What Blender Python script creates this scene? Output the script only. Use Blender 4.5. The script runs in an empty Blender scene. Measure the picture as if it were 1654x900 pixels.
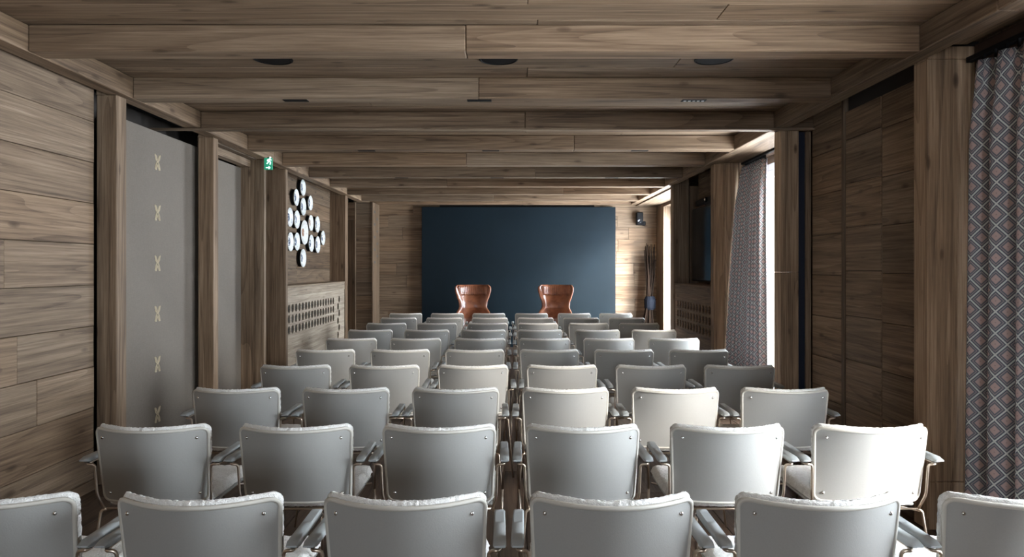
import bpy, bmesh, math, random
from mathutils import Vector, noise
R = random.Random(7)
S = bpy.context.scene
C = S.collection
# ---------------------------------------------------------------- camera, world, sun, exposure
F = 1119.0            # focal length in pixels of the 1654 px wide frame
EYE = 1.42
cam = bpy.data.cameras.new('camera'); cam.sensor_fit = 'HORIZONTAL'; cam.sensor_width = 36
cam.lens = F / 1654 * 36; cam.shift_x = 1 / 1654; cam.shift_y = -17 / 1654; cam.clip_start = .05
co = bpy.data.objects.new('camera', cam); C.objects.link(co)
co.location = (0, 0, EYE); co.rotation_euler = (math.pi / 2, 0, 0)
S.camera = co
W = bpy.data.worlds.new('daylight'); S.world = W; W.use_nodes = True
bgn = W.node_tree.nodes['Background']
bgn.inputs[0].default_value = (.82, .91, 1, 1); bgn.inputs[1].default_value = 15.0
sun = bpy.data.lights.new('sun', 'SUN'); sun.energy = 5; sun.angle = math.radians(18); sun.color = (1, .94, .86)
so = bpy.data.objects.new('sun', sun); C.objects.link(so)
so.rotation_euler = Vector((-1, 1.05, -.50)).to_track_quat('-Z', 'Y').to_euler()
so.location = (6, 0, 4)
S.view_settings.view_transform = 'Standard'; S.view_settings.look = 'None'
S.view_settings.gamma = 1; S.view_settings.use_curve_mapping = False
S.view_settings.exposure = 1.42
S.cycles.use_denoising = True
S.cycles.max_bounces = 10; S.cycles.diffuse_bounces = 7; S.cycles.transparent_max_bounces = 12
S.cycles.sample_clamp_indirect = 8
WINS = [(1.25, 2.85, 2.72), (5.83, 7.25, 2.66), (9.9, 12.0, 2.86)]   # y0, y1, glass x
WZ0, WZ1 = .12, 2.48
for y0, y1, gx in WINS:
    l = bpy.data.lights.new('window_portal', 'AREA'); l.shape = 'RECTANGLE'; l.size = WZ1 - WZ0; l.size_y = y1 - y0
    l.cycles.is_portal = True
    o = bpy.data.objects.new('window_portal', l); C.objects.link(o)
    o.location = (2.93, (y0 + y1) / 2, (WZ0 + WZ1) / 2); o.rotation_euler = (0, math.pi / 2, 0)

RWX0, RWX1, RWZ0, RWZ1 = -.6, .5, 1.2, 2.2        # added unseen window behind the viewer, for cool light on the nearest row
l = bpy.data.lights.new('window_portal', 'AREA'); l.shape = 'RECTANGLE'; l.size = RWX1 - RWX0; l.size_y = RWZ1 - RWZ0; l.cycles.is_portal = True
o = bpy.data.objects.new('window_portal', l); C.objects.link(o); o.location = ((RWX0 + RWX1) / 2, -3.52, (RWZ0 + RWZ1) / 2); o.rotation_euler = (math.pi / 2, 0, 0)

# ---------------------------------------------------------------- helpers
def tag(o, label=None, cat=None, group=None, kind=None):
    if label: o['label'] = label
    if cat: o['category'] = cat
    if group: o['group'] = group
    if kind: o['kind'] = kind
    return o
def empty(name, loc=(0, 0, 0), rz=0):
    o = bpy.data.objects.new(name, None); C.objects.link(o); o.location = loc; o.rotation_euler = (0, 0, rz)
    o.empty_display_size = .1
    return o
def obj(name, bm, mat, parent=None, loc=(0, 0, 0), smooth=False):
    me = bpy.data.meshes.new(name)
    bmesh.ops.recalc_face_normals(bm, faces=bm.faces)
    bm.to_mesh(me); bm.free()
    if smooth:
        for p in me.polygons: p.use_smooth = True
    if mat:
        for m in (mat if isinstance(mat, (list, tuple)) else [mat]): me.materials.append(m)
    o = bpy.data.objects.new(name, me); C.objects.link(o); o.location = loc
    if parent: o.parent = parent
    return o
def bbox(bm, x0, x1, y0, y1, z0, z1, bev=0):
    v = [bm.verts.new((x, y, z)) for x in (x0, x1) for y in (y0, y1) for z in (z0, z1)]
    fs = [bm.faces.new([v[i] for i in f]) for f in ((0, 1, 3, 2), (4, 6, 7, 5), (0, 4, 5, 1), (2, 3, 7, 6), (0, 2, 6, 4), (1, 5, 7, 3))]
    if bev:
        es = list({e for f in fs for e in f.edges})
        bmesh.ops.bevel(bm, geom=es, offset=bev, segments=1, affect='EDGES', profile=.5)
def box(name, x0, x1, y0, y1, z0, z1, mat, parent=None, bev=0):
    if x0 > x1: x0, x1 = x1, x0
    cx, cy, cz = (x0 + x1) / 2, (y0 + y1) / 2, (z0 + z1) / 2
    bm = bmesh.new(); bbox(bm, x0 - cx, x1 - cx, y0 - cy, y1 - cy, z0 - cz, z1 - cz, bev)
    pl = parent.location if parent else Vector((0, 0, 0))
    return obj(name, bm, mat, parent, (cx - pl.x, cy - pl.y, cz - pl.z))
def boxes(name, lst, mat, parent=None, bev=0, loc=(0, 0, 0)):
    bm = bmesh.new()
    for b in lst: bbox(bm, *b, bev)
    return obj(name, bm, mat, parent, loc)
def fillet(pts, r, n=5):
    pts = [Vector(p) for p in pts]; out = [pts[0]]
    for a, b, c in zip(pts, pts[1:], pts[2:]):
        u = (a - b); w = (c - b); d = min(r, u.length * .45, w.length * .45)
        p, q = b + u.normalized() * d, b + w.normalized() * d
        for i in range(n + 1):
            t = i / n; out.append(p * (1 - t) ** 2 + b * 2 * t * (1 - t) + q * t * t)
    out.append(pts[-1]); return out
def tube(bm, pts, r, seg=8, caps=True):
    pts = [Vector(p) for p in pts]; rings = []
    t = (pts[1] - pts[0]).normalized(); n = t.orthogonal().normalized()
    for i, p in enumerate(pts):
        if i == 0: t = (pts[1] - p)
        elif i == len(pts) - 1: t = p - pts[-2]
        else: t = (pts[i + 1] - pts[i - 1])
        t.normalize(); n = (n - t * n.dot(t)).normalized(); b = t.cross(n)
        rr = r[i] if isinstance(r, (list, tuple)) else r
        rings.append([bm.verts.new(p + (n * math.cos(a) + b * math.sin(a)) * rr) for a in [2 * math.pi * k / seg for k in range(seg)]])
    for A, B in zip(rings, rings[1:]):
        for k in range(seg): bm.faces.new((A[k], A[(k + 1) % seg], B[(k + 1) % seg], B[k]))
    if caps: bm.faces.new(rings[0][::-1]); bm.faces.new(rings[-1])
def lathe(bm, prof, seg=28, axis='z'):
    rings = []
    for r, h in prof:
        ring = []
        for k in range(seg):
            a = 2 * math.pi * k / seg
            p = (r * math.cos(a), r * math.sin(a), h)
            if axis == 'x': p = (h, p[0], p[1])
            elif axis == 'y': p = (p[0], h, p[1])
            ring.append(bm.verts.new(p))
        rings.append(ring)
    for A, B in zip(rings, rings[1:]):
        for k in range(seg): bm.faces.new((A[k], A[(k + 1) % seg], B[(k + 1) % seg], B[k]))
    bm.faces.new(rings[0][::-1]); bm.faces.new(rings[-1])
def copy_tree(o, parent=None):
    c = o.copy(); C.objects.link(c)
    if parent: c.parent = parent
    for ch in list(o.children): copy_tree(ch, c)
    return c

# ---------------------------------------------------------------- materials
class NT:
    def __init__(s, name):
        s.m = bpy.data.materials.new(name); s.m.use_nodes = True
        s.t = s.m.node_tree; s.n = s.t.nodes; s.p = s.n['Principled BSDF']
    def add(s, typ, **kw):
        n = s.n.new(typ)
        for k, v in kw.items(): setattr(n, k, v)
        return n
    def link(s, a, b): s.t.links.new(a, b)
    def set(s, n, i, v):
        if hasattr(v, 'is_output'): s.link(v, n.inputs[i])
        else: n.inputs[i].default_value = v
    def math(s, op, a, b=0, c=0, clamp=False):
        n = s.add('ShaderNodeMath', operation=op, use_clamp=clamp)
        for i, v in enumerate((a, b, c)): s.set(n, i, v)
        return n.outputs[0]
    def vmath(s, op, a, b=(0, 0, 0)):
        n = s.add('ShaderNodeVectorMath', operation=op); s.set(n, 0, a); s.set(n, 1, b); return n.outputs[0]
    def mix(s, f, a, b, mode='MIX'):
        n = s.add('ShaderNodeMix', data_type='RGBA', blend_type=mode); s.set(n, 0, f); s.set(n, 6, a); s.set(n, 7, b); return n.outputs[2]
    def noise(s, v, scale, detail=3, rough=.55, dist=0):
        n = s.add('ShaderNodeTexNoise'); s.link(v, n.inputs['Vector'])
        n.inputs['Scale'].default_value = scale; n.inputs['Detail'].default_value = detail
        n.inputs['Roughness'].default_value = rough; n.inputs['Distortion'].default_value = dist
        return n.outputs[0]
    def ramp(s, v, stops):
        n = s.add('ShaderNodeValToRGB'); s.link(v, n.inputs[0]); e = n.color_ramp.elements
        while len(e) < len(stops): e.new(.5)
        for x, (p, c) in zip(e, stops): x.position = p; x.color = c if len(c) == 4 else (*c, 1)
        return n.outputs[0]
    def bump(s, h, strength, dist=.01):
        n = s.add('ShaderNodeBump'); s.link(h, n.inputs['Height']); n.inputs['Strength'].default_value = strength
        n.inputs['Distance'].default_value = dist; s.link(n.outputs[0], s.p.inputs['Normal'])
def plain(name, col, rough=.5, metal=0, spec=.5, bump=0, scale=40):
    m = NT(name); m.p.inputs['Roughness'].default_value = rough; m.p.inputs['Metallic'].default_value = metal
    m.p.inputs['Specular IOR Level'].default_value = spec
    tc = m.add('ShaderNodeTexCoord')
    nz = m.noise(tc.outputs['Object'], scale, 3)
    m.link(m.mix(m.math('MULTIPLY', nz, .35), (*[c * .85 for c in col], 1), (*[min(1, c * 1.12) for c in col], 1)), m.p.inputs['Base Color'])
    if bump: m.bump(nz, bump, .004)
    return m.m
def wood(name, axis, dark, mid, light, knots=1.0, spread=.30, rough=.62, warm=(1.12, .96, .80)):
    m = NT(name)
    tc = m.add('ShaderNodeTexCoord'); oi = m.add('ShaderNodeObjectInfo')
    rnd = oi.outputs['Random']
    off = m.add('ShaderNodeCombineXYZ')
    m.link(m.math('MULTIPLY', rnd, 37.0), off.inputs[0]); m.link(m.math('MULTIPLY', rnd, 71.0), off.inputs[1]); m.link(m.math('MULTIPLY', rnd, 113.0), off.inputs[2])
    v = m.vmath('ADD', tc.outputs['Object'], off.outputs[0])
    def st(g, c):
        s = [c, c, c]; s['xyz'.index(axis)] = g
        return m.vmath('MULTIPLY', v, tuple(s))
    fine = m.noise(st(2.2, 95), 1, 5, .65)
    rings = m.noise(st(.55, 20), 1, 4, .62, .35)
    broad = m.noise(st(.55, 2.2), 1, 3, .55)
    bandsrc = m.noise(st(.28, 5.5), 1, 1, .4, .15)
    band = m.math('FRACT', m.math('MULTIPLY', bandsrc, 11.0))     # growth-ring lines
    band = m.math('POWER', band, 3.0)
    vo = m.add('ShaderNodeTexVoronoi'); vo.inputs['Scale'].default_value = 1
    m.link(st(2.6, 7.0), vo.inputs['Vector'])
    kd = vo.outputs['Distance']
    knot = m.math('SUBTRACT', 1, m.math('DIVIDE', kd, .13), clamp=True)
    knot = m.math('POWER', knot, .6)
    halo = m.math('SUBTRACT', 1, m.math('DIVIDE', kd, .30), clamp=True)
    t = m.math('ADD', m.math('MULTIPLY', rings, .58), m.math('MULTIPLY', broad, .46)); t = m.math('ADD', t, .04)
    t = m.math('ADD', t, m.math('MULTIPLY', m.math('SUBTRACT', fine, .5), .75))
    t = m.math('SUBTRACT', t, m.math('MULTIPLY', band, .13))
    t = m.math('SUBTRACT', t, m.math('MULTIPLY', halo, .07 * knots))
    col = m.ramp(t, [(.28, dark), (.54, mid), (.80, light)])
    col = m.mix(m.math('MULTIPLY', knot, .75 * knots), col, (dark[0] * .42, dark[1] * .36, dark[2] * .32, 1))
    r2 = m.math('FRACT', m.math('MULTIPLY', rnd, 13.7))
    br = m.math('ADD', 1 - spread / 2, m.math('MULTIPLY', r2, spread))
    n = m.add('ShaderNodeCombineXYZ'); [m.link(br, n.inputs[i]) for i in range(3)]
    col = m.mix(1, col, n.outputs[0], 'MULTIPLY')
    r3 = m.math('FRACT', m.math('MULTIPLY', rnd, 5.31))
    col = m.mix(m.math('MULTIPLY', r3, .6), col, m.mix(1, col, (*warm, 1), 'MULTIPLY'))
    m.link(col, m.p.inputs['Base Color'])
    m.p.inputs['Roughness'].default_value = rough; m.p.inputs['Specular IOR Level'].default_value = .3
    h = m.math('ADD', m.math('MULTIPLY', fine, .6), m.math('MULTIPLY', rings, .6))
    m.bump(h, .35, .006)
    return m.m
WD, WM, WL = (.080, .054, .035), (.20, .141, .093), (.335, .255, .182)
woodX = wood('aged_spruce_grain_x', 'x', WD, WM, WL)
woodY = wood('aged_spruce_grain_y', 'y', WD, WM, WL)
woodZ = wood('aged_spruce_grain_z', 'z', WD, WM, WL)
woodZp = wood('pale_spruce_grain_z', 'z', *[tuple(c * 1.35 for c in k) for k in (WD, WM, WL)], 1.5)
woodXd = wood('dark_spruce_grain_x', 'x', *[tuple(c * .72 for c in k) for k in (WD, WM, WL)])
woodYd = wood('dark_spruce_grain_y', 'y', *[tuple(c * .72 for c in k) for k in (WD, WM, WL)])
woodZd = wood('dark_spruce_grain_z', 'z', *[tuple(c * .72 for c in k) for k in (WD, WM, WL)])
floorM = wood('dark_floorboard', 'y', (.03, .022, .017), (.085, .06, .045), (.15, .11, .085), .5, .3, .42)
backing = plain('dark_batten_backing', (.03, .023, .018), .85)
plaster = plain('plain_rear_wall', (.10, .08, .065), .8)
black = plain('matt_black', (.004, .004, .005), .6, 0, .2)
blackgloss = plain('black_screen', (.006, .008, .012), .12)
navymetal = plain('navy_metal', (.006, .012, .03), .4)
champagne = plain('champagne_metal', (.62, .52, .42), .28, 1.0)
chrome = plain('polished_stud', (.8, .8, .8), .15, 1.0)
white_frame = plain('white_window_paint', (.78, .78, .76), .4)
leather_g = plain('grey_leather_shell', (.365, .36, .34), .33, 0, .5, .08, 220)
rim_g = plain('pale_piping', (.56, .53, .47), .5)
pad_g = plain('grey_arm_leather', (.33, .35, .35), .4, 0, .5, .1, 200)
shade = plain('dark_arm_underside', (.06, .06, .06), .5)

def mk_fleece():
    m = NT('white_fleece'); tc = m.add('ShaderNodeTexCoord')
    a = m.noise(tc.outputs['Object'], 190, 3, .7); b = m.noise(tc.outputs['Object'], 60, 2)
    t = m.math('ADD', m.math('MULTIPLY', a, .6), m.math('MULTIPLY', b, .4))
    m.link(m.ramp(t, [(.3, (.60, .58, .54)), (.6, (.84, .83, .80))]), m.p.inputs['Base Color'])
    m.p.inputs['Roughness'].default_value = 1; m.p.inputs['Specular IOR Level'].default_value = .1
    m.p.inputs['Sheen Weight'].default_value = .3; m.p.inputs['Sheen Roughness'].default_value = .6
    m.bump(t, .9, .01)
    return m.m
fleece = mk_fleece()
def mk_fabric():
    m = NT('grey_linen_panel'); tc = m.add('ShaderNodeTexCoord')
    v = tc.outputs['Object']
    a = m.noise(m.vmath('MULTIPLY', v, (40, 40, 700)), 1, 2); b = m.noise(m.vmath('MULTIPLY', v, (700, 700, 40)), 1, 2)
    c = m.noise(v, 1.3, 3)
    t = m.math('ADD', m.math('ADD', m.math('MULTIPLY', a, .35), m.math('MULTIPLY', b, .35)), m.math('MULTIPLY', c, .3))
    m.link(m.ramp(t, [(.3, (.14, .116, .092)), (.7, (.235, .20, .165))]), m.p.inputs['Base Color'])
    m.p.inputs['Roughness'].default_value = .8; m.bump(t, .15, .002)
    return m.m
linen = mk_fabric()
gold = plain('pale_gold_stitching', (.62, .52, .36), .6, 0)
def mk_navy():
    m = NT('navy_board'); tc = m.add('ShaderNodeTexCoord')
    a = m.noise(tc.outputs['Object'], 1.2, 4)
    m.link(m.ramp(a, [(.3, (.003, .0085, .013)), (.75, (.0055, .0135, .020))]), m.p.inputs['Base Color'])
    m.p.inputs['Roughness'].default_value = .5; m.p.inputs['Specular IOR Level'].default_value = .2
    return m.m
navy = mk_navy()
def mk_glass():
    m = NT('window_glass'); m.n.remove(m.p)
    out = [n for n in m.n if n.type == 'OUTPUT_MATERIAL'][0]
    tr = m.add('ShaderNodeBsdfTransparent'); gl = m.add('ShaderNodeBsdfGlossy'); gl.inputs['Roughness'].default_value = .02
    fr = m.add('ShaderNodeFresnel'); fr.inputs[0].default_value = 1.45
    mx = m.add('ShaderNodeMixShader'); ge = m.add('ShaderNodeNewGeometry'); m.link(m.math('MULTIPLY', fr.outputs[0], m.math('SUBTRACT', 1, ge.outputs['Backfacing'])), mx.inputs[0]); m.link(tr.outputs[0], mx.inputs[1]); m.link(gl.outputs[0], mx.inputs[2])
    m.link(mx.outputs[0], out.inputs[0]); return m.m
glass = mk_glass()
def mk_curtain(name, cell, tlf=.3):
    m = NT(name); uv = m.add('ShaderNodeUVMap'); uv.uv_map = 'UVMap'
    sp = m.add('ShaderNodeSeparateXYZ'); m.link(uv.outputs[0], sp.inputs[0])
    u = m.math('DIVIDE', sp.outputs[0], cell * .92); v = m.math('DIVIDE', sp.outputs[1], cell)
    def tri(a):   # distance to nearest integer, 0..0.5
        f = m.math('FRACT', a); return m.math('ABSOLUTE', m.math('SUBTRACT', f, .5))
    p = tri(m.math('ADD', u, v)); q = tri(m.math('SUBTRACT', u, v))   # .5 on lattice lines, 0 at the diamond's centre
    d = m.math('MAXIMUM', p, q)
    fine = m.noise(uv.outputs[0], 260, 2)
    col = m.ramp(m.math('ADD', d, m.math('MULTIPLY', m.math('SUBTRACT', fine, .5), .03)),
                 [(0, (.36, .26, .27)), (.05, (.66, .51, .50)), (.22, (.66, .51, .50)), (.25, (.20, .22, .27)), (.31, (.20, .22, .27)),
                  (.34, (.58, .50, .50)), (.39, (.17, .19, .24)), (.445, (.17, .19, .24)), (.46, (.82, .88, .86)), (.50, (.85, .90, .88))])
    m.link(m.mix(m.math('MULTIPLY', fine, .35), col, m.mix(1, col, (.6, .6, .62, 1), 'MULTIPLY')), m.p.inputs['Base Color'])
    m.p.inputs['Roughness'].default_value = .9; m.p.inputs['Specular IOR Level'].default_value = .15
    m.bump(fine, .25, .003)
    tl = m.add('ShaderNodeBsdfTranslucent'); m.link(col, tl.inputs[0]); mx = m.add('ShaderNodeMixShader'); mx.inputs[0].default_value = tlf
    m.link(m.p.outputs[0], mx.inputs[1]); m.link(tl.outputs[0], mx.inputs[2])
    out = [n for n in m.n if n.type == 'OUTPUT_MATERIAL'][0]; m.link(mx.outputs[0], out.inputs[0])
    return m.m
def emit(name, col, st):
    m = NT(name); m.p.inputs['Base Color'].default_value = (*col, 1); m.p.inputs['Emission Color'].default_value = (*col, 1)
    m.p.inputs['Emission Strength'].default_value = st; return m.m
def mk_leather():
    m = NT('cognac_leather'); tc = m.add('ShaderNodeTexCoord')
    a = m.noise(tc.outputs['Object'], 9, 4); b = m.noise(tc.outputs['Object'], 260, 2)
    m.link(m.ramp(a, [(.3, (.15, .042, .018)), (.7, (.34, .125, .06))]), m.p.inputs['Base Color'])
    m.p.inputs['Roughness'].default_value = .28; m.p.inputs['Coat Weight'].default_value = .5; m.p.inputs['Coat Roughness'].default_value = .25
    m.bump(b, .1, .002); return m.m
cognac = mk_leather()
def mk_plate(name, motif, motif2):
    m = NT(name); tc = m.add('ShaderNodeTexCoord'); oi = m.add('ShaderNodeObjectInfo')
    sp = m.add('ShaderNodeSeparateXYZ'); m.link(tc.outputs['Object'], sp.inputs[0])
    r = m.math('SQRT', m.math('ADD', m.math('POWER', sp.outputs[1], 2), m.math('POWER', sp.outputs[2], 2)))
    off = m.add('ShaderNodeCombineXYZ'); m.link(m.math('MULTIPLY', oi.outputs['Random'], 50), off.inputs[0])
    nz = m.noise(m.vmath('ADD', tc.outputs['Object'], off.outputs[0]), 38, 2)
    mask = m.math('MULTIPLY', m.math('LESS_THAN', r, .055), m.math('GREATER_THAN', nz, .43))
    rimm = m.math('MULTIPLY', m.math('GREATER_THAN', r, .078), m.math('GREATER_THAN', nz, .60))
    c = m.mix(m.math('MULTIPLY', rimm, .55), (.80, .81, .79, 1), (*motif2, 1))
    c = m.mix(m.math('MULTIPLY', mask, .9), c, (*motif, 1))
    m.link(c, m.p.inputs['Base Color']); m.p.inputs['Roughness'].default_value = .15
    return m.m
plateM = mk_plate('painted_white_china', (.04, .07, .15), (.25, .35, .5))
plateB = mk_plate('brown_painted_china', (.35, .17, .09), (.55, .48, .40))

# ---------------------------------------------------------------- the shell
ZB, ZC = 2.555, 2.695        # underside of beams, ceiling
Y0, Y1 = -3.4, 12.54
def struct(name, label, cat):
    return tag(empty(name), label, cat, kind='structure')
def planks_h(parent, plane, a0, a1, z0, z1, hgt, mat, side, axis='y', length=(1.6, 3.2), t=.022, gap=.003, seed=1):
    """horizontal boards on a wall. axis: the direction they run; plane: the face coordinate; side: +1 if the face looks towards +plane."""
    rr = random.Random(seed); z = z0; row = 0
    while z < z1 - .03:
        zt = min(z + hgt, z1); a = a0; first = True
        while a < a1 - .01:
            L = rr.uniform(*length) * (rr.uniform(.3, 1) if first else 1); first = False
            b = a + L
            if a1 - b < .35: b = a1
            jut = rr.uniform(-.003, .0)
            f = plane + side * jut; k = plane - side * t
            lo, hi = min(f, k), max(f, k)
            if axis == 'y': box('plank', lo, hi, a + gap / 2, b - gap / 2, z + gap / 2, zt - gap / 2, mat, parent, .0025)
            else: box('plank', a + gap / 2, b - gap / 2, lo, hi, z + gap / 2, zt - gap / 2, mat, parent, .0025)
            a = b
        z = zt; row += 1

# floor
fl = struct('floor', 'dark brown boarded floor under the rows of chairs', 'floor')
box('subfloor', -3.1, 3.0, Y0 - .1, 12.8, -.14, -.026, backing, fl)
x = -3.0; rr = random.Random(3)
while x < 2.9:
    y = -1.6 + rr.uniform(-1.2, 0)
    box('rear_board', x + .002, x + .218, Y0, y - .002, -.026, 0, floorM, fl, 0) if y - Y0 > .1 else None
    while y < Y1:
        e = min(y + rr.uniform(2.6, 4.2), Y1)
        box('plank', x + .002, x + .218, y + .002, e - .002, -.026, rr.uniform(-.001, .0), floorM, fl, .002); y = e
    x += .22
# ceiling
ce = struct('ceiling', 'boarded spruce ceiling above the cross beams', 'ceiling')
box('ceiling_deck', -3.1, 3.0, Y0 - .1, 12.8, ZC + .022, ZC + .12, backing, ce)
y = .6; rr = random.Random(11)
while y < Y1:
    j = rr.choice([.25, -.9, 1.1, .3, -1.6, .9]); j += rr.uniform(-.2, .2)
    e = min(y + .212, Y1)
    for a, b in ((-3.0, j), (j, 2.9)):
        box('ceiling_board', a + .0015, b - .0015, y + .002, e - .002, ZC + rr.uniform(0, .003), ZC + .022, woodX, ce, .0025)
    y += .212
box('ceiling_board', -3.0, 2.9, Y0, .6, ZC, ZC + .022, woodX, ce)

# walls: left
wl = struct('wall_left', 'aged spruce plank wall on the left side of the room', 'wall')
box('wall_core', -3.10, -2.98, Y0 - .1, 12.8, -.02, ZC + .05, backing, wl)
box('batten', -2.98, -2.71, Y0, 4.46, 0, ZC, backing, wl)
planks_h(wl, -2.685, Y0, 4.46, 0, ZC - .01, .262, woodY, 1, seed=21)
box('batten', -2.98, -2.845, 7.29, 12.50, 0, ZC, backing, wl)
planks_h(wl, -2.82, 7.30, 7.92, 0, ZC - .01, .262, woodY, 1, seed=23)
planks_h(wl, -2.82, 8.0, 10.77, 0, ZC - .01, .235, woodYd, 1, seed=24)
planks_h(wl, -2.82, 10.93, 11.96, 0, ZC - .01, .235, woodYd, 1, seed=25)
# rear wall behind the camera
wb = struct('wall_rear', 'plain wooden wall behind the viewer', 'wall')
for q in ((-2.98, RWX0, 0, ZC + .02), (RWX1, 2.9, 0, ZC + .02), (RWX0, RWX1, 0, RWZ0), (RWX0, RWX1, RWZ1, ZC + .02)):
    box('wall_core', q[0], q[1], Y0 - .1, Y0, q[2], q[3], plaster, wb)
w = struct('window_4', 'added window behind the viewer giving cool light to the nearest row', 'window')  # unseen opening, added to light the nearest chair backs
boxes('window_frame', [(RWX0, RWX0 + .06, Y0 - .08, Y0 - .02, RWZ0, RWZ1), (RWX1 - .06, RWX1, Y0 - .08, Y0 - .02, RWZ0, RWZ1), (RWX0 + .06, RWX1 - .06, Y0 - .08, Y0 - .02, RWZ0, RWZ0 + .06), (RWX0 + .06, RWX1 - .06, Y0 - .08, Y0 - .02, RWZ1 - .06, RWZ1)], white_frame, w, .004)
box('pane', RWX0 + .055, RWX1 - .055, Y0 - .054, Y0 - .048, RWZ0 + .055, RWZ1 - .055, glass, w)
# wall: right, with openings for the windows
wr = struct('wall_right', 'aged spruce wall on the right side with tall windows', 'wall')
XR, XO = 2.63, 2.90
prev = Y0
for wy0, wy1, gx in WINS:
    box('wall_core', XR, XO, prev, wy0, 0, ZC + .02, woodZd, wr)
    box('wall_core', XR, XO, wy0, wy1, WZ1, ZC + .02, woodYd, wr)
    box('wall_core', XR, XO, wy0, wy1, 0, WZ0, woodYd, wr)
    prev = wy1
box('wall_core', XR, XO, prev, 12.8, 0, ZC + .02, woodZ, wr)
# the pale reveal that the end window lights
box('reveal_board', 2.632, 2.86, 11.985, 12.0, WZ0, WZ1, woodZ, wr)
# panelled stretch between the first post and the first visible window
box('batten', 2.475, XR, 3.90, 5.66, 0, ZC, backing, wr)
cols = [(4.10, 4.58), (4.60, 5.08), (5.13, 5.645)]
for k, (a, b) in enumerate(cols):
    zt = ZC - .005 if k == 2 else 2.565
    z = 0; zz = [.10, .42, .74, 1.06, 1.385, 1.70, 2.02, 2.34, zt]; z = .0
    for q in zz:
        q2 = q + (.0 if q == zt else [0, .015, -.02][k])
        box('plank', 2.452, 2.475, a, b, z + .002, q2 - .002, woodY, wr, .0025); z = q2
box('batten_strip', 2.440, 2.475, 5.085, 5.125, 0, ZC, woodZd, wr, .003)
box('batten_strip', 2.458, 2.475, 4.585, 4.597, 0, 2.56, woodZd, wr, .001)
box('batten_strip', 2.475, 2.50, 3.92, 4.09, 0, ZC, backing, wr)
# wall of the screen bay
box('batten', 2.56, XR, 7.66, 9.40, 0, ZC, backing, wr)
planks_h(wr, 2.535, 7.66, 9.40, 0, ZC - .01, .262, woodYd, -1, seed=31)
# soffit boards over the curtains at the near right
box('soffit_board', 2.252, 2.46, -3.0, 3.74, 2.626, 2.65, woodY, wr, .002)
# back wall
bk = struct('wall_back', 'horizontal plank wall at the far end of the room', 'wall')
box('wall_core', -2.98, 2.9, 12.57, 12.8, 0, ZC + .02, backing, bk)
planks_h(bk, 12.545, -2.98, -1.3, 0, ZC - .01, .215, woodX, -1, 'x', (.5, 1.1), seed=41)
planks_h(bk, 12.545, 1.5, 2.63, 0, ZC - .01, .215, woodX, -1, 'x', (.7, 1.4), seed=43)
# shallow pier in the far left corner
planks_h(bk, 11.955, -2.68, -2.405, 0, ZB, .235, woodXd, -1, 'x', (.3, .5), seed=45)
box('pier_core', -2.68, -2.41, 11.985, 12.53, 0, ZB, backing, bk)
box('pier_side', -2.408, -2.388, 11.94, 12.53, 0, ZB, woodZ, bk, .003)
box('trim_board', -2.82, -2.70, 11.965, 11.985, 0, 2.25, woodZd, bk)
box('trim_board', -2.82, -2.70, 11.965, 11.985, 2.255, ZB, woodX, bk)
box('trim_edge', -2.70, -2.682, 11.93, 11.985, 0, ZB, woodZ, bk, .002)
# joints carved in the pier side (dark mortise marks)
boxes('mortise_marks', [(-2.3885, -2.3865, 12.05 + .22 * (i % 2), 12.17 + .22 * (i % 2), 1.5 + i * .11, 1.54 + i * .11) for i in range(9)], shade, bk)

# skirting
def base(name, x0, x1, y0, y1, lab):
    o = box(name, x0, x1, y0, y1, 0, .07, woodYd, None, .003); tag(o, lab, 'baseboard', kind='structure')
base('baseboard_left', -2.684, -2.668, Y0, 4.45, 'low dark skirting along the left plank wall')
base('baseboard_right', 2.432, 2.451, 4.11, 5.64, 'low dark skirting along the right panelled wall')

# windows
for i, (wy0, wy1, gx) in enumerate(WINS):
    w = struct('window_%d' % (i + 1), ['tall white window behind the patterned curtain at the right edge',
        'tall bright white window beside the gathered grey curtain', 'tall window near the far right corner lighting the pale reveal'][i], 'window')
    fx0, fx1 = gx - .03, gx + .03
    fr = [(fx0, fx1, wy0, wy0 + .06, WZ0, WZ1), (fx0, fx1, wy1 - .06, wy1, WZ0, WZ1), (fx0, fx1, wy0 + .06, wy1 - .06, WZ0, WZ0 + .07), (fx0, fx1, wy0 + .06, wy1 - .06, WZ1 - .07, WZ1)]
    boxes('window_frame', fr, white_frame, w, .004)
    mid = (wy0 + wy1) / 2
    for a, b in ((wy0 + .06, mid), (mid, wy1 - .06)):
        boxes('sash', [(gx - .035, gx + .02, a + .003, a + .06, WZ0 + .073, WZ1 - .073), (gx - .035, gx + .02, b - .06, b - .003, WZ0 + .073, WZ1 - .073),
                       (gx - .035, gx + .02, a + .06, b - .06, WZ0 + .073, WZ0 + .14), (gx - .035, gx + .02, a + .06, b - .06, WZ1 - .14, WZ1 - .073)], white_frame, w, .004)
        box('pane', gx - .012, gx - .004, a + .055, b - .055, WZ0 + .135, WZ1 - .135, glass, w)
    hb = bmesh.new(); tube(hb, fillet([(gx - .035, mid + .03, 1.05), (gx - .075, mid + .03, 1.05), (gx - .075, mid + .03, .93)], .01), .007)
    obj('handle', hb, chrome, w, smooth=True)
    box('sill', gx - .12 if gx < 2.7 else XR, gx - .035, wy0 + .003, wy1 - .003, WZ0 + .001, WZ0 + .02, white_frame, w)

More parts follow.
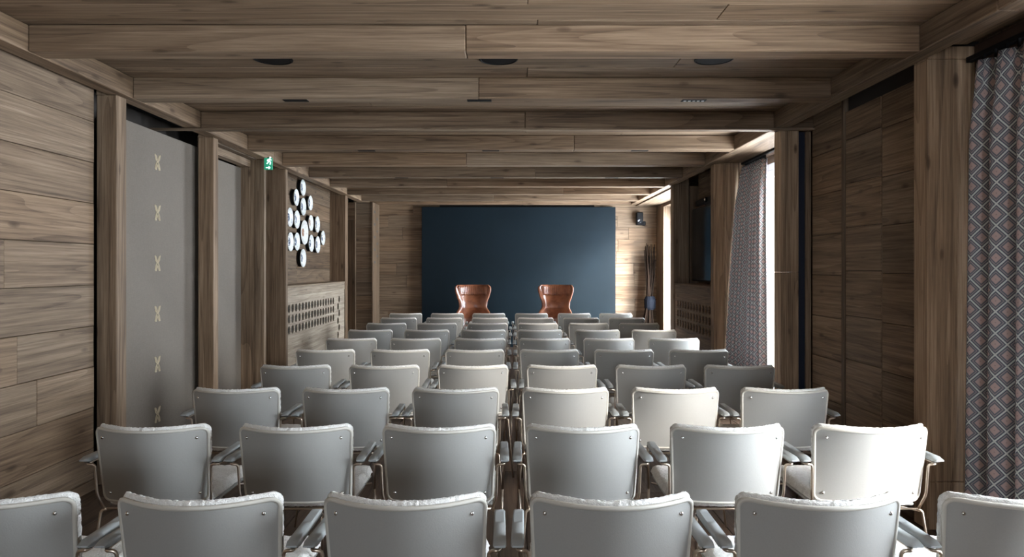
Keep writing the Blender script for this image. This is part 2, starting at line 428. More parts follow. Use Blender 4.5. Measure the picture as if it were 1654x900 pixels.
# ---------------------------------------------------------------- beams
def long_beam(xi, xo, lab):
    b = tag(empty('long_beam', ((xi + xo) / 2, 5, ZB)), lab, 'beam', 'long beams along the side walls')
    ys = [Y0 + .02, .4, 3.35, 7.4, 12.5] if xi < 0 else [Y0 + .02, .1, 3.05, 6.9, 12.5]
    for a, c in zip(ys, ys[1:]):
        box('beam_length', xi, xo, a + .0015, c - .0015, ZB, ZC - .001, woodY, b, .005)
long_beam(-2.65, -2.53, 'long aged timber beam running to the back along the left wall')
long_beam(2.14, 2.25, 'long aged timber beam running to the back along the right wall')
ordn = ['nearest', 'second nearest', 'third nearest', 'fourth nearest', 'fifth nearest', 'sixth nearest', 'seventh nearest', 'eighth nearest', 'ninth nearest', 'farthest']
joints = [-.24, -.22, .11, .6, -.5, .3, -.9, .8, -.3, .2]
for i in range(10):
    y = 3.625 + 1.0055 * i
    if i == 9: y = 12.36
    ext = ['its left end darkest above the plank wall', 'with black slots underneath near the round ceiling spots', 'resting on a thin track board', 'with small slots underneath', 'plain underneath', 'with tiny slots underneath',
           'in the far half of the room', 'close to the far wall', 'last but one before the far wall', 'touching the navy board wall'][i]
    b = tag(empty('cross_beam', (0, y, ZB)), '%s pale timber cross beam, %s' % (ordn[i], ext), 'beam', 'cross beams under the ceiling')
    y1 = min(y + .135, 12.53); j = joints[i]
    box('beam_length', -2.529, j - .001, y, y1, ZB, ZC - .001, woodX, b, .005)
    box('beam_length', j + .001, 2.139, y, y1, ZB, ZC - .001, woodX, b, .005)
tb = box('track_board', -2.93, 2.455, 5.60, 5.655, 2.538, 2.553, woodX, None, .002)
tag(tb, 'thin board under the third nearest cross beam, reaching past both side beams', 'board')
nb = box('noggin', 2.252, 2.45, 5.62, 5.66, 2.556, 2.69, woodXd, None, .002); tag(nb, 'short dark timber block above the slot post at the right wall', 'timber block')

# round ceiling recesses and slots
for i, cx in enumerate((-1.454, -.079, 1.235)):
    bm = bmesh.new(); lathe(bm, [(.113, 0), (.118, -.0), (.118, -.004), (.110, -.006), (.108, -.003), (.104, -.001)][1:], 32)
    bm2 = bmesh.new(); lathe(bm2, [(.104, 0), (.104, -.003)], 32)
    t = tag(empty('ceiling_spot', (cx, 4.225, ZC)), '%s round black spot recess in the ceiling between the two nearest beams' % ('left', 'middle', 'right')[i], 'ceiling light', 'round black ceiling recesses')
    obj('ring', bm, black, t); obj('recess_disc', bm2, black, t, (0, 0, 0))
for bi, xs in ((1, (-1.46, -.217, 1.235)), (3, (-1.40, -.2, 1.24)), (5, (-1.38, -.18, 1.26))):
    yy = 3.625 + 1.0055 * bi + .062
    for i, cx in enumerate(xs):
        t = tag(empty('beam_slot', (cx, yy, ZB)), '%s narrow black slot light under the %s cross beam' % (('left', 'middle', 'right')[i], ordn[bi]), 'beam light', 'narrow black slots under the cross beams')
        box('slot_plate', cx - .082, cx + .082, yy - .028, yy + .028, ZB - .003, ZB + .001, black, t, .001)
        if bi == 1 and i == 2:
            for k in range(5):
                bm = bmesh.new(); lathe(bm, [(.011, -.0035), (.010, -.006)], 12)
                o = obj('small_lens', bm, white_frame, t, (-.06 + .03 * k, 0, 0))

# ---------------------------------------------------------------- posts
def post(xi, xo, y0, y1, lab, mat=None, split=None, top=None, bx=2.652, joint=None):
    """timber post; xi inner face, xo outer face. Rises to the beam and, behind the beam, to the ceiling."""
    s = 1 if xi > 0 else -1
    t = tag(empty('timber_post', ((xi + xo) / 2, (y0 + y1) / 2, 0)), lab, 'post', 'timber posts along the side walls')
    xs = [xi] + ([split] if split else []) + [xo]
    for k, (a, b) in enumerate(zip(xs, xs[1:])):
        a2, b2 = a + s * (.001 if k else 0), b - s * .001
        bm = bmesh.new(); lo, hi = min(a2, b2), max(a2, b2); dy = .006 * k
        zt = ZB - .002
        cuts = [0.0] + ([joint] if joint else []) + [zt]
        cx, cy = (lo + hi) / 2, (y0 + y1) / 2
        for c0, c1 in zip(cuts, cuts[1:]):
            bbox(bm, lo - cx, hi - cx, y0 + dy - cy, y1 - cy, c0 + (.001 if c0 else 0), c1, .005)
        bxs = s * (2.655 if s < 0 else 2.253)
        o0, o1 = (max(abs(a2), abs(bxs)), abs(b2))
        if o1 - o0 > .004:
            l2, h2 = sorted((s * o0, s * o1)); bbox(bm, l2 - cx, h2 - cx, y0 + dy - cy, y1 - cy, zt + .0005, top or ZC - .002, .001)
        obj('board', bm, mat or woodZ, t, (cx - t.location.x, 0, 0))
    return t
post(-2.58, -2.715, 4.53, 4.645, 'aged timber post between the near left plank wall and the wide grey fabric door')
post(-2.58, -2.715, 6.00, 6.10, 'aged timber post with a sunlit edge between the two grey fabric doors')
post(-2.58, -2.88, 7.23, 7.29, 'wide warm brown timber post left of the green exit sign', split=-2.68)
post(-2.58, -2.82, 7.93, 8.0, 'timber post with a thin bright edge just left of the wall plates')
post(-2.58, -2.85, 10.77, 10.93, 'timber post at the right end of the plate niche')
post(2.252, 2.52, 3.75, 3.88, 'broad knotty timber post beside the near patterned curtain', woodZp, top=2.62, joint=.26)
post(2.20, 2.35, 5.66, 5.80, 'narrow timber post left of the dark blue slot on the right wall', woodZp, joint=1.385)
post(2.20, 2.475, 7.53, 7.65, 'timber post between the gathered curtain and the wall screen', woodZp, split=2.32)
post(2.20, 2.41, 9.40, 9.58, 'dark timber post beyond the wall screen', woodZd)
sl = tag(empty('slot_channel', (2.40, 5.70, 0)), 'dark blue vertical metal channel in the right wall', 'wall channel')
box('channel', 2.352, 2.405, 5.68, 5.76, 0, 2.535, navymetal, sl, .001)
box('channel_edge', 2.406, 2.45, 5.662, 5.76, 0, 2.535, woodZ, sl, .002)
# void filler behind slot post, up to the window
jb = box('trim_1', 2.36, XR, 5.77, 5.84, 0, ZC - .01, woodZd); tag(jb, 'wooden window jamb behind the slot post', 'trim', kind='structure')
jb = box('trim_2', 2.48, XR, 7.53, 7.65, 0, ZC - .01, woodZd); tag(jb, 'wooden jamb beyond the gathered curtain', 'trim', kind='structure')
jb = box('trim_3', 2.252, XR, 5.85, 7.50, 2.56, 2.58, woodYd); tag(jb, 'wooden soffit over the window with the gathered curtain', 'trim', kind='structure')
jb = box('trim_4', 2.252, XR, 9.60, 12.53, 2.535, 2.553, woodY); tag(jb, 'lit wooden soffit over the far right window', 'trim', kind='structure')
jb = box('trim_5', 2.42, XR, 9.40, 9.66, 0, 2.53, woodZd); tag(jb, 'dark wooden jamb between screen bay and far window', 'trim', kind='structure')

# ---------------------------------------------------------------- fabric doors on the left
def emblem(parent, y, z, x):
    """two mirrored hooked figures crossing, stitched in pale gold, standing on a small bar"""
    bm = bmesh.new(); s = .058
    segs = [[(-.8, 1), (-.55, .35), (-.15, .05), (-.5, -.4), (-.75, -1)], [(.8, 1), (.55, .35), (.15, .05), (.5, -.4), (.75, -1)],
            [(-.55, .9), (0, .15), (.55, .9)], [(-.45, -.95), (0, -.35), (.45, -.95)], [(-.15, .05), (.15, .05)], [(-.75, -1), (-.35, -1)], [(.75, -1), (.35, -1)]]
    for sg in segs: tube(bm, [(0, a * s * .85, b * s) for a, b in sg], .0056, 6)
    return obj('stitched_emblem', bm, gold, parent, (x, y, z))
d1 = struct('door_1', 'wide grey linen sliding door with a column of stitched gold emblems', 'door')
box('door_leaf', -2.79, -2.76, 4.655, 6.12, .012, 2.483, linen, d1, .003)
for k in range(6):
    emblem(d1, 5.40, 1.42 + (433 - (263 + 81 * k)) * 5.43 / F, -2.759)
boxes('door_edge_trim', [(-2.762, -2.756, 6.085, 6.095, .02, 2.48), (-2.762, -2.756, 4.66, 4.668, .02, 2.48)], plain('bronze_edge', (.18, .15, .12), .4, .6), d1)
box('track', -2.80, -2.75, 4.655, 7.2, 2.60, 2.63, black, d1)
box('threshold', -2.80, -2.70, 4.655, 5.995, 0, .011, floorM, d1)
d2 = struct('door_2', 'narrow grey linen door between two timber posts left of the exit sign', 'door')
box('door_leaf', -2.85, -2.82, 6.14, 7.225, .012, 2.463, linen, d2, .003)
box('header_board', -2.80, -2.72, 6.175, 7.225, 2.47, ZB - .01, woodY, d2, .003)
box('jamb', -2.715, -2.64, 6.103, 6.17, 0, ZB - .003, woodZ, d2, .004)
box('header_top', -2.80, -2.66, 6.175, 7.225, ZB - .008, ZC - .003, woodYd, d2, .003)

# exit sign
ex = tag(empty('exit_sign', (-2.50, 7.08, 2.48)), 'small green illuminated exit sign hanging at the left long beam', 'exit sign')
box('housing', -2.525, -2.440, 7.07, 7.09, 2.425, 2.545, emit('exit_green', (.01, .16, .09), .55), ex, .004)
wm = emit('exit_white', (.7, .9, .82), .8)
bm = bmesh.new()
def px(a, b): return (a, 0, b)
lathe(bm, [(.009, -.001), (.009, .001)], 10, 'y'); bmesh.ops.translate(bm, verts=bm.verts, vec=(.01, 0, .04))
for seg in ([(.006, .028), (-.004, .006)], [(-.004, .006), (.012, -.008), (.008, -.034)], [(-.004, .006), (-.012, -.012), (-.026, -.024)], [(.004, .024), (.02, .012)], [(.002, .022), (-.016, .016), (-.02, .002)]):
    tube(bm, [px(*p) for p in seg], .0055, 6)
obj('running_figure', bm, wm, ex, (.030, -.0125, .028))
bm = bmesh.new(); tube(bm, [(-.028, 0, 0), (.012, 0, 0)], .004, 6); tube(bm, [(.0, 0, .014), (.014, 0, 0), (.0, 0, -.014)], .004, 6)
obj('arrow', bm, wm, ex, (.024, -.0125, -.036))
box('hanger', -2.495, -2.47, 7.076, 7.084, 2.545, 2.554, black, ex)

# ---------------------------------------------------------------- perforated radiator covers
def perforated(bm, cells, rects, t, r=.050, seg=16):
    """panel in the (a, z) plane, thickness t in x; cells: (a0,a1,z0,z1,ca,cz)."""
    def P(a, z, d): return bm.verts.new((d, a, z))
    for a0, a1, z0, z1, ca, cz in cells:
        ro, ri = [], []
        for k in range(seg):
            th = 2 * math.pi * k / seg; c, s = math.cos(th), math.sin(th); m = max(abs(c), abs(s))
            u, v = c / m, s / m
            ro.append(((a0 + a1) / 2 + u * (a1 - a0) / 2, (z0 + z1) / 2 + v * (z1 - z0) / 2)); ri.append((ca + r * c, cz + r * s))
        F0 = [P(*p, 0) for p in ro]; G0 = [P(*p, 0) for p in ri]; G1 = [P(*p, t) for p in ri]
        for k in range(seg):
            n = (k + 1) % seg
            bm.faces.new((F0[k], F0[n], G0[n], G0[k])); bm.faces.new((G0[k], G0[n], G1[n], G1[k]))
    for a0, a1, z0, z1 in rects:
        bm.faces.new([P(a0, z0, 0), P(a1, z0, 0), P(a1, z1, 0), P(a0, z1, 0)])
def radiator_cover(xf, side, y0, y1, gy0, n, extra, lab, mat, xb):
    """xf: front plane; side: direction into the wall (-1 left)"""
    t = tag(empty('radiator_cover', (xf, (y0 + y1) / 2, 0)), lab, 'radiator cover', 'perforated radiator covers')
    cw, ch = .134, .125; zt = 1.19; z3 = 1.005; z0 = z3 - 3 * ch
    bm = bmesh.new(); cells = []; rects = []
    gy1 = gy0 + n * cw
    for i in range(n):
        for j in range(3):
            a = gy0 + i * cw; z = z0 + j * ch; cells.append((a, a + cw, z, z + ch, a + cw / 2, z + ch / 2))
    rects += [(y0, gy0, 0, zt - .1), (gy0, gy1, 0, z0), (gy0, gy1, z3, zt - .1)]
    if extra:
        e0 = gy1 + .14; e1 = e0 + .2
        rects += [(gy1, e0, 0, zt - .1), (e1, y1, 0, zt - .1), (e0, e1, z3, zt - .1), (e0, e1, 0, z3 - .64)]
        for j in range(6):
            z = z3 - .64 + j * .64 / 6; cells.append((e0, e1, z, z + .64 / 6, (e0 + e1) / 2 + (.035 if j % 2 else -.035), z + .64 / 12))
    else: rects += [(gy1, y1, 0, zt - .1)]
    perforated(bm, cells, rects, side * .018)
    for v in bm.verts: v.co.y -= (y0 + y1) / 2
    bmesh.ops.remove_doubles(bm, verts=bm.verts, dist=1e-5)
    obj('perforated_front', bm, mat, t)
    box('top_rail', xf - side * .004, xf + side * .02, y0, y1, zt - .099, zt - .001, mat, t, .003)
    lo, hi = sorted((xf - side * .008, xb)); box('shelf', lo, hi, y0, y1, zt, zt + .022, mat, t, .003)
    box('dark_liner', xf + side * .045, xf + side * .06, y0 + .01, y1 - .01, 0, zt - .01, black, t)
palew = wood('pale_spruce_grain_y', 'y', (.16, .125, .095), (.33, .275, .215), (.48, .42, .34), .5)
radiator_cover(-2.595, -1, 8.005, 10.765, 8.02, 16, True, 'pale perforated wooden radiator cover under the wall plates on the left', palew, -2.815)
radiator_cover(2.222, 1, 7.655, 9.395, 7.70, 12, False, 'brown perforated wooden radiator cover under the wall screen on the right', woodYd, 2.53)

# ---------------------------------------------------------------- wall plates
PL = [(488.6, 303, .22, 'topmost plate of the cluster'), (477.8, 319, .215, 'plate below left of the topmost one'), (489, 334, .235, 'plate directly below the topmost one'), (500.5, 328, .205, 'upper right plate below the topmost one'),
      (467.4, 351, .24, 'upper plate half hidden behind the timber post'), (478.8, 354.7, .235, 'plate up left of the large central plate'), (491, 375.5, .33, 'large central plate'), (501.4, 360.3, .22, 'pinkish plate up right of the large central plate'),
      (511.8, 362.6, .235, 'plate at the upper right of the cluster'), (521, 384.5, .215, 'rightmost plate of the cluster'), (468.4, 390.6, .24, 'lower plate half hidden behind the timber post'), (478.8, 390.2, .235, 'plate left below the large central plate'),
      (502, 393, .235, 'plate right below the large central plate'), (512.4, 395.3, .24, 'plate at the lower right of the cluster'), (488.8, 417, .245, 'lowest plate of the cluster')]
def plate_bm(r):
    bm = bmesh.new(); lathe(bm, [(r * .001, .006), (r * .5, .006), (r * .62, .014), (r * .9, .026), (r, .031), (r * 1.01, .028), (r * .93, .018), (r * .6, .0), (r * .001, .0)], 32, 'x'); return bm
def shadow_disc_bm(r):
    bm = bmesh.new(); lathe(bm, [(r * .95, 0), (r * .95, .022)], 28, 'x'); return bm
for x, y, d, lab in PL:
    X = -2.775; Y = X * F / (x - 826); Z = EYE + (433 - y) * Y / F
    t = tag(empty('wall_plate', (-2.818, Y, Z)), 'round painted china plate, %s' % lab, 'plate', 'painted plates hung on the left niche wall')
    big = d > .3 or 'pinkish' in lab
    obj('dish', plate_bm(d / 2), plateB if big else plateM, t, (.024, 0, 0), True)
    obj('shadow_disc', shadow_disc_bm(d / 2), black, t, (.001, 0, 0))  # black disc stands in for the shadow and dark rim behind the dish

# ---------------------------------------------------------------- far end
bd = box('navy_board', -1.61, 1.87, 12.43, 12.50, .0, 2.515, navy, None, .004); tag(bd, 'large dark navy blue board covering the middle of the far wall', 'wall board')
sp = tag(empty('wall_speaker', (2.30, 12.50, 2.30)), 'small black loudspeaker high on the far wall right of the navy board', 'speaker')
box('speaker_box', 2.24, 2.36, 12.38, 12.50, 2.19, 2.42, black, sp, .012)
bm = bmesh.new(); lathe(bm, [(.045, 0), (.043, -.008), (.02, -.004), (.006, -.01)], 20, 'y'); obj('woofer', bm, blackgloss, sp, (0, -.121, -.05))
box('bracket', 2.28, 2.32, 12.50, 12.54, 2.27, 2.33, black, sp)
box('lower_horn', 2.35, 2.41, 12.42, 12.50, 2.18, 2.26, black, sp, .01)
# bundle of dark dried stems in the corner
bs = tag(empty('stick_bundle', (2.45, 12.25, 0)), 'tall bundle of dark dried stems leaning in the far right corner', 'dried branches')
sm = plain('dark_bark', (.022, .014, .010), .9, 0, .05); rr = random.Random(5)
for k in range(30):
    a, b = rr.uniform(-.24, .09), rr.uniform(-.15, .06); top = rr.uniform(1.55, 1.86); ta = rr.uniform(-.09, .10)
    bm = bmesh.new(); tube(bm, [(a, b, 0), (a * .25 + .0, b * .3, .80), (ta * .8, .02 + b * .5, 1.3), (ta, .05 + rr.uniform(-.05, .05), top)], [.013, .012, .010, .006], 6)
    obj('stem', bm, sm, bs, smooth=True)
bm = bmesh.new(); lathe(bm, [(.075, .68), (.10, .72), (.105, .86), (.075, .92)], 14); obj('binding', bm, plain('dark_blue_wrap', (.012, .014, .02), .9, 0, .05), bs)

# wall screen
tv = tag(empty('wall_screen', (2.45, 8.56, 1.25)), 'large black flat wall screen on the right wall above the radiator cover', 'television')
box('screen_body', 2.42, 2.47, 7.85, 9.27, 1.25, 2.20, black, tv, .006)
box('screen_glass', 2.4165, 2.4195, 7.865, 9.255, 1.268, 2.185, blackgloss, tv)
box('wall_bracket', 2.471, 2.534, 8.3, 8.8, 1.5, 1.9, black, tv)
vc = tag(empty('video_bar', (2.44, 8.56, 2.203)), 'black video camera bar on top of the wall screen', 'camera bar')
box('bar_body', 2.40, 2.47, 8.0, 9.05, 2.225, 2.30, black, vc, .015)
box('bar_foot', 2.43, 2.46, 8.4, 8.7, 2.201, 2.224, black, vc)
bm = bmesh.new(); lathe(bm, [(.028, 0), (.028, -.02), (.018, -.026)], 20, 'x'); obj('lens', bm, blackgloss, vc, (-.041, -.05, .06))

# ---------------------------------------------------------------- curtains
def curtain(name, x_of, y0t, y1t, y0b, y1b, zt, zb, folds, amp, lab, mat, rx, seed):
    """cloth hanging along y; x_of(v) mean x; v = 0 top, 1 bottom"""
    t = tag(empty(name, (x_of(1), (y0b + y1b) / 2, 0)), lab, 'curtain', 'diamond patterned curtains on the right wall')
    bm = bmesh.new(); uvl = bm.loops.layers.uv.new('UVMap')
    nu, nv = folds * 16, 46; rr = random.Random(seed)
    ph = [rr.uniform(-.35, .35) for _ in range(folds + 1)]; am = [rr.uniform(.65, 1.2) for _ in range(folds + 1)]
    grid = []; U = None
    for j in range(nv + 1):
        v = j / nv; z = zt + (zb - zt) * v; row = []; arc = 0; last = None; us = []
        e = v ** .8; ya, yb = y0t + (y0b - y0t) * e, y1t + (y1b - y1t) * e
        grow = min(1, .35 + v * 4)
        for i in range(nu + 1):
            u = i / nu; k = min(int(u * folds), folds - 1); f = u * folds - k
            a = am[k] * (1 - f) + am[k + 1] * f; p = ph[k] * (1 - f) + ph[k + 1] * f
            w = math.sin(2 * math.pi * (u * folds) + p * 1.2); w2 = math.sin(2 * math.pi * (u * folds * 2.0) + 1.3)
            xx = x_of(v) + amp * a * grow * w + .12 * amp * w2 + (.006 * math.sin(u * folds * 40) if v < .05 else 0)
            yy = ya + (yb - ya) * u + .35 * amp * a * math.cos(2 * math.pi * u * folds * 1.0 + p) * grow
            q = Vector((xx, yy, z))
            if last is not None: arc += (q - last).length
            last = q; us.append(arc); row.append(bm.verts.new(q - t.location))
        if j == int(nv * .5): U = us
        grid.append(row)
    for j in range(nv):
        for i in range(nu):
            f = bm.faces.new((grid[j][i], grid[j][i + 1], grid[j + 1][i + 1], grid[j + 1][i]))
            for lp, (ii, jj) in zip(f.loops, ((i, j), (i + 1, j), (i + 1, j + 1), (i, j + 1))):
                lp[uvl].uv = (U[ii], zt + (zb - zt) * jj / nv)
    o = obj('cloth', bm, mat, t, smooth=True)
    md = o.modifiers.new('thickness', 'SOLIDIFY'); md.thickness = .003
    for k in range(folds * 2):
        bm = bmesh.new()
        yy = y0t + (y1t - y0t) * (k + .5) / (folds * 2)
        bbox(bm, x_of(0) - .006 - t.location.x, x_of(0) + .006 - t.location.x, yy - .004 - t.location.y, yy + .004 - t.location.y, zt - .01, zt + .03)
        obj('hook', bm, black, t)
    return t
cm = mk_curtain('diamond_weave', .105)
curtain('curtain', lambda v: 2.43 - .03 * v, 2.62, 3.60, 2.55, 3.60, 2.49, .03, 6, .062, 'heavy diamond patterned curtain at the right edge, nearest to the viewer', cm, 0, 3)
curtain('curtain', lambda v: 2.50 - .17 * v ** .7, 6.80, 7.42, 6.30, 7.46, 2.505, .03, 9, .05, 'gathered grey patterned curtain beside the bright window further back', mk_curtain('diamond_weave_grey', .08, .06), 0, 9)
o = box('curtain_rail', 2.44, 2.475, .1, 3.72, 2.521, 2.55, black, None, .003); tag(o, 'dark curtain rail above the near patterned curtain', 'curtain rail')
o = box('curtain_rail', 2.485, 2.515, 5.86, 7.50, 2.536, 2.558, black, None, .003); tag(o, 'dark curtain rail above the gathered curtain', 'curtain rail')
pv = box('trim_6', 2.50, XR, .0, 3.74, 2.44, 2.625, plain('brown_pelmet', (.05, .025, .015), .6), None, .003); tag(pv, 'dark brown pelmet board behind the near curtain rail', 'trim', kind='structure')

# ---------------------------------------------------------------- meeting chair
def round_hw(z, z0, z1, hw0, hw1, r):
    f = (z - z0) / (z1 - z0); hw = hw0 + (hw1 - hw0) * f; d = min(z - z0, z1 - z)
    if d < r: hw -= r - math.sqrt(max(0, r * r - (r - d) ** 2))
    return hw
def back_y(u, f): return -.203 - .047 * f - (.045 + .055 * f) * (1 - u * u)
def zrows(z0, z1, r, n=14, m=6):
    a = [z0 + r * (1 - math.cos(math.pi / 2 * k / m)) for k in range(m)]
    b = [z0 + r + (z1 - z0 - 2 * r) * k / n for k in range(n + 1)]
    c = [z1 - r * (1 - math.cos(math.pi / 2 * k / m)) for k in range(m)][::-1]
    return a + b + c
def sheet(z0, z1, hw0, hw1, r, off, thick, nu=24, bulk=0, jitter=0, n=14, m=6, seed=0):
    """closed curved pad following the curve of the back: rear face at off, front face at off + thick (softened towards the rim)"""
    bm = bmesh.new(); rows = zrows(z0, z1, r, n, m); A, B = [], []
    Z0, Z1 = .43, .75
    for j, z in enumerate(rows):
        hw = round_hw(z, z0, z1, hw0, hw1, r); f = (z - Z0) / (Z1 - Z0); ra, rb = [], []
        for i in range(nu + 1):
            u = -1 + 2 * i / nu; x = hw * u; uu = x / .235
            ed = min(min(z - z0, z1 - z), hw - abs(x)); k = 1
            if bulk: k = math.sqrt(max(0, 1 - (1 - min(1, ed / bulk)) ** 2))
            y = back_y(uu, f) + off
            ja = Vector((0, 0, 0)); jb = Vector((0, 0, 0))
            if jitter:
                ja = noise.noise_vector(Vector((x * 120, seed, z * 120))) * jitter; jb = noise.noise_vector(Vector((x * 120, 9 + seed, z * 120))) * jitter
            ra.append(bm.verts.new(Vector((x, y + (thick * .5 * (1 - k) if bulk else 0), z)) + ja)); rb.append(bm.verts.new(Vector((x, y + thick * (.5 + .5 * k), z)) + jb))
        A.append(ra); B.append(rb)
    J = len(rows) - 1
    for j in range(J):
        for i in range(nu):
            bm.faces.new((A[j][i], A[j][i + 1], A[j + 1][i + 1], A[j + 1][i])); bm.faces.new((B[j][i], B[j + 1][i], B[j + 1][i + 1], B[j][i + 1]))
        bm.faces.new((A[j][0], A[j + 1][0], B[j + 1][0], B[j][0])); bm.faces.new((A[j][nu], B[j][nu], B[j + 1][nu], A[j + 1][nu]))
    for i in range(nu):
        bm.faces.new((A[0][i], B[0][i], B[0][i + 1], A[0][i + 1])); bm.faces.new((A[J][i], A[J][i + 1], B[J][i + 1], B[J][i]))
    return bm
def auto_smooth(o, ang=40):
    for p in o.data.polygons: p.use_smooth = True
    o.data.set_sharp_from_angle(angle=math.radians(ang))
def make_chair():
    t = empty('meeting_chair')
    sh = obj('back_shell', sheet(.432, .748, .218, .232, .026, 0, .008), leather_g, t); auto_smooth(sh)
    # pale piping that runs round the shell's edge
    rows = zrows(.432, .750, .028, 14, 6); L = []
    for z in rows:
        hw = round_hw(z, .432, .750, .221, .2345, .028); L.append((hw, z))
    top = L[-1][0]; bot = L[0][0]
    loop = [(h, z) for h, z in L] + [(top * (1 - 2 * k / 16), .750) for k in range(1, 16)] + [(-h, z) for h, z in L[::-1]] + [(-bot * (1 - 2 * k / 16), .432) for k in range(1, 16)] + [(L[0][0], .432)]
    P3 = [Vector((x, back_y(x / .235, (z - .43) / .32) + .003, z)) for x, z in loop]
    Q = [P3[0]]
    for p in P3[1:]:
        if (p - Q[-1]).length > .002: Q.append(p)
    bm = bmesh.new(); tube(bm, Q, .0072, 6); obj('piping', bm, rim_g, sh, smooth=True)
    fl = obj('back_fleece', sheet(.405, .766, .222, .238, .035, .010, .036, 96, .022, .0030, 44, 8), fleece, t, smooth=True)
    for sx in (-1, 1):
        for z, x in ((.712, .196), (.468, .190)):
            bm = bmesh.new(); lathe(bm, [(.0068, 0), (.006, -.003), (.003, -.0045)], 12, 'y')
            obj('stud', bm, chrome, sh, (sx * x, back_y(x / .235, (z - .43) / .32) - .0005, z), True)
    # seat cushion
    bm = bmesh.new(); n1, n2 = 44, 44; top, botm = [], []
    for j in range(n2 + 1):
        v = -1 + 2 * j / n2; ra, rb = [], []
        for i in range(n1 + 1):
            u = -1 + 2 * i / n1
            r = max(abs(u), abs(v)); k = math.sqrt(max(0, 1 - max(0, (r - .86) / .14) ** 2))
            cu, cv = u * math.sqrt(1 - v * v * .5 * .12), v * math.sqrt(1 - u * u * .5 * .12)
            x, y = cu * .233, .025 + cv * .215
            jt = noise.noise_vector(Vector((x * 70, y * 70, 3))) * .005
            ra.append(bm.verts.new(Vector((x, y, .425 + .034 * k)) + jt)); rb.append(bm.verts.new(Vector((x, y, .425 - .014 * k))))
        top.append(ra); botm.append(rb)
    for j in range(n2):
        for i in range(n1):
            bm.faces.new((top[j][i], top[j][i + 1], top[j + 1][i + 1], top[j + 1][i])); bm.faces.new((botm[j][i], botm[j + 1][i], botm[j + 1][i + 1], botm[j][i + 1]))
    bmesh.ops.remove_doubles(bm, verts=bm.verts, dist=1e-5)
    obj('seat_fleece', bm, fleece, t, smooth=True)
    bm = bmesh.new(); bbox(bm, -.222, .222, -.18, .225, .396, .410, .005); obj('seat_pan', bm, leather_g, t)
    for s in (-1, 1):
        bm = bmesh.new()
        tube(bm, fillet([(s * .225, -.205, .392), (s * .241, -.235, .46), (s * .244, -.245, .592), (s * .274, -.252, .596), (s * .276, -.21, .597), (s * .276, .06, .597), (s * .262, .10, .38)], .022), .0056)
        obj('arm_frame', bm, champagne, t, smooth=True)
        bm = bmesh.new(); tube(bm, fillet([(s * .218, -.205, .392), (s * .238, -.212, .385), (s * .272, -.268, .004)], .02), .0058); obj('leg', bm, champagne, t, smooth=True)
        bm = bmesh.new(); tube(bm, [(s * .262, .10, .38), (s * .250, .20, .004)], .0058); obj('leg', bm, champagne, t, smooth=True)
        bm = bmesh.new(); tube(bm, [(s * .238, -.215, .384), (s * -.02, .0, .392), (s * -.235, .17, .385)], .0045, 6); obj('cross_brace', bm, champagne, t, smooth=True)
        # arm pad: slim padded bar with a dark underside
        bm = bmesh.new(); nn = 12; rings = []
        for j in range(nn + 1):
            q = j / nn; y = -.276 + .305 * q; e = min(1, math.sqrt(max(.0, 1 - (1 - min(q, 1 - q) / .07) ** 2)) if min(q, 1 - q) < .07 else 1); e = max(e, .25)
            w = (.0195 - .002 * q) * (.75 + .25 * e); h = .011 * e; x = s * (.276 - .006 * q)
            rings.append([bm.verts.new((x + w * cx, y, .616 + h * cz)) for cx, cz in ((-1, -.7), (-1, .5), (-.75, 1), (.75, 1), (1, .5), (1, -.7), (.7, -1), (-.7, -1))])
        for A, B in zip(rings, rings[1:]):
            for k in range(8): bm.faces.new((A[k], A[(k + 1) % 8], B[(k + 1) % 8], B[k]))
        bm.faces.new(rings[0][::-1]); bm.faces.new(rings[-1]); o = obj('arm_pad', bm, pad_g, t); auto_smooth(o, 50); pad = o
        bm = bmesh.new(); bbox(bm, s * .276 - .012, s * .276 + .012, -.25, .02, .6015, .606, .001); obj('arm_bracket', bm, shade, pad)
    bm = bmesh.new(); tube(bm, [(-.225, -.205, .392), (.225, -.205, .392)], .0056); obj('rear_rail', bm, champagne, t, smooth=True)
    return t
proto = make_chair()
rowname = ['nearest row', 'second row', 'third row', 'fourth row', 'fifth row', 'sixth row',
           'seventh row', 'eighth row', 'ninth row', 'farthest row']
colname = ['leftmost', 'second from left', 'just left of the middle gap', 'just right of the middle gap', 'second from right', 'rightmost']
lefts = [(-138, 194, 524, 857, 1190, 1520), (158, 387, 618, 850, 1084, 1308), (312, 489, 666, 843, 1021, 1197), (426, 567, 708, 851, 993, 1136), (482, 600, 720, 839, 959, 1079),
         (529, 632, 735, 838, 942, 1048), (563, 654, 745, 836, 929, 1019), (597, 677, 757, 835, 918, 999), (617, 690, 763, 835, 909, 981), (630, 697, 763, 832, 901, 968)]
P = .60; first = True; rr = random.Random(2)
for r in range(10):
    d = 2.022 + .891 * r
    xs = [(v - 826) * d / F + .2375 for v in lefts[r]]
    if xs[3] - xs[2] < .603: xs[2], xs[3] = (xs[2] + xs[3]) / 2 - .3015, (xs[2] + xs[3]) / 2 + .3015
    for k in (4, 5): xs[k] = max(xs[k], xs[k - 1] + .603)
    for k in (1, 0): xs[k] = min(xs[k], xs[k + 1] - .603)
    for c in range(6):
        o = proto if first else copy_tree(proto); first = False
        o.location = (xs[c], d + .25, 0); o.rotation_euler = (0, 0, math.radians(rr.uniform(-.25, .25)))
        st = {0: 'grey armchair with white fleece top', 1: 'grey armchair with white fleece rim', 9: 'small distant grey armchair'}.get(r, 'grey fleece backed armchair')
        tag(o, '%s, %s, %s' % (st, rowname[r], colname[c]), 'chair', 'grey fleece chairs in ten rows')

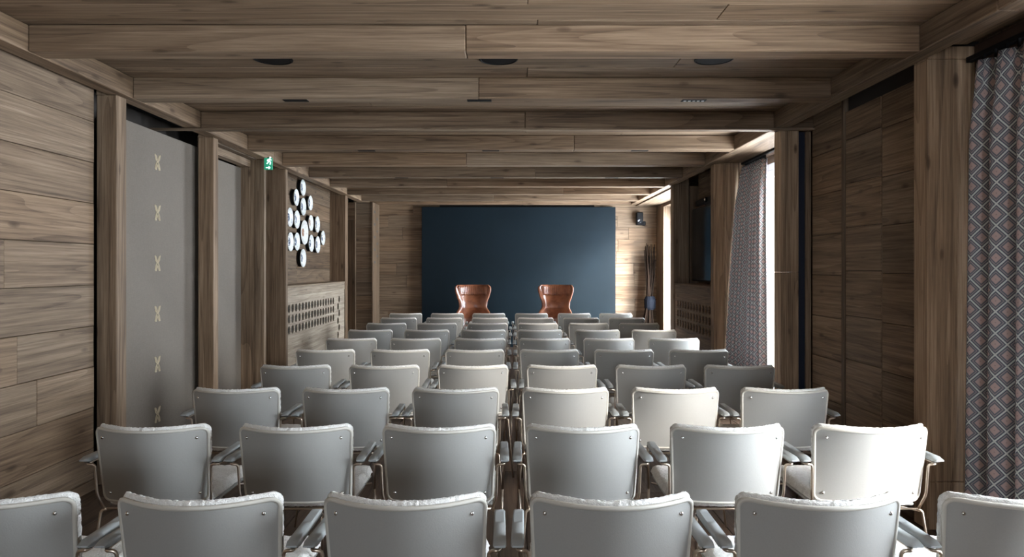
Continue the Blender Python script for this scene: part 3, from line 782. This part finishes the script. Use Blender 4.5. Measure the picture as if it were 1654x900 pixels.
# ---------------------------------------------------------------- leather wing chairs on the stage
def wing_chair(x, y, rz, lab):
    t = tag(empty('wing_chair', (x, y, 0), rz), lab, 'armchair', 'leather wing chairs before the navy board')
    prof = [(.22, .23, .10), (.36, .30, .24), (.50, .335, .34), (.60, .325, .33), (.68, .275, .22), (.78, .226, .13), (.86, .232, .14), (.96, .268, .19), (1.04, .292, .22), (1.10, .294, .22), (1.13, .280, .19), (1.145, .255, .15)]
    def ip(z):
        for a, b in zip(prof, prof[1:]):
            if z <= b[0]:
                f = (z - a[0]) / (b[0] - a[0]); f = f * f * (3 - 2 * f); return a[1] + (b[1] - a[1]) * f, a[2] + (b[2] - a[2]) * f
        return prof[-1][1:]
    def shell(z0, z1, off, th, span=1, nj=26, ni=28, pleat=0):
        bm = bmesh.new(); A, B = [], []
        for j in range(nj + 1):
            z = z0 + (z1 - z0) * j / nj; hw, dep = ip(z); ra, rb = [], []
            lean = .16 - .0 * z + .10 * (z - .5)
            for i in range(ni + 1):
                u = (-1 + 2 * i / ni) * span; th_ = u * math.radians(80)
                e = min(1, min(j, nj - j) / 2.5) * min(1, min(i, ni - i) / 2); e = .35 + .65 * e
                px_, py_ = hw * math.sin(th_) / math.sin(math.radians(80)), lean + dep * .5 - dep * (1 - math.cos(th_))
                n = Vector((math.sin(th_), math.cos(th_), 0))
                pl = pleat * math.cos(i * 2.1)
                ra.append(bm.verts.new(Vector((px_, py_, z)) - n * (off + th * e + pl))); rb.append(bm.verts.new(Vector((px_, py_, z)) - n * (off - (0 if off else th * .3) * e)))
            A.append(ra); B.append(rb)
        for j in range(nj):
            for i in range(ni):
                bm.faces.new((A[j][i], A[j + 1][i], A[j + 1][i + 1], A[j][i + 1])); bm.faces.new((B[j][i], B[j][i + 1], B[j + 1][i + 1], B[j + 1][i]))
            bm.faces.new((A[j][0], B[j][0], B[j + 1][0], A[j + 1][0])); bm.faces.new((A[j][ni], A[j + 1][ni], B[j + 1][ni], B[j][ni]))
        for i in range(ni):
            bm.faces.new((A[0][i], A[0][i + 1], B[0][i + 1], B[0][i])); bm.faces.new((A[nj][i], B[nj][i], B[nj][i + 1], A[nj][i + 1]))
        return bm
    obj('backrest', shell(.22, 1.145, 0, .045), cognac, t, smooth=True)
    obj('headrest', shell(.97, 1.13, .036, .034, .86, 14, 48, .005), cognac, t, smooth=True)
    bm = bmesh.new(); bbox(bm, -.24, .24, -.24, .20, .33, .46, .04); o = obj('seat_cushion', bm, cognac, t)
    o.modifiers.new('round', 'SUBSURF').levels = 2; o.modifiers['round'].render_levels = 2
    bm = bmesh.new(); bbox(bm, -.24, .24, -.20, .18, .20, .325, .03); obj('seat_base', bm, cognac, t)
    for sx in (-1, 1):
        for sy in (-.18, .18):
            bm = bmesh.new(); tube(bm, [(sx * .18, sy, .21), (sx * .24, sy * 1.3, .004)], [.014, .009]); obj('leg', bm, plain('dark_leg', (.03, .02, .015), .4), t)
wing_chair(-.60 + .0, 11.15, math.radians(10), 'glossy tan leather wing chair on the left before the navy board')
wing_chair(.68, 11.15, math.radians(-16), 'dark cognac leather wing chair on the right before the navy board')
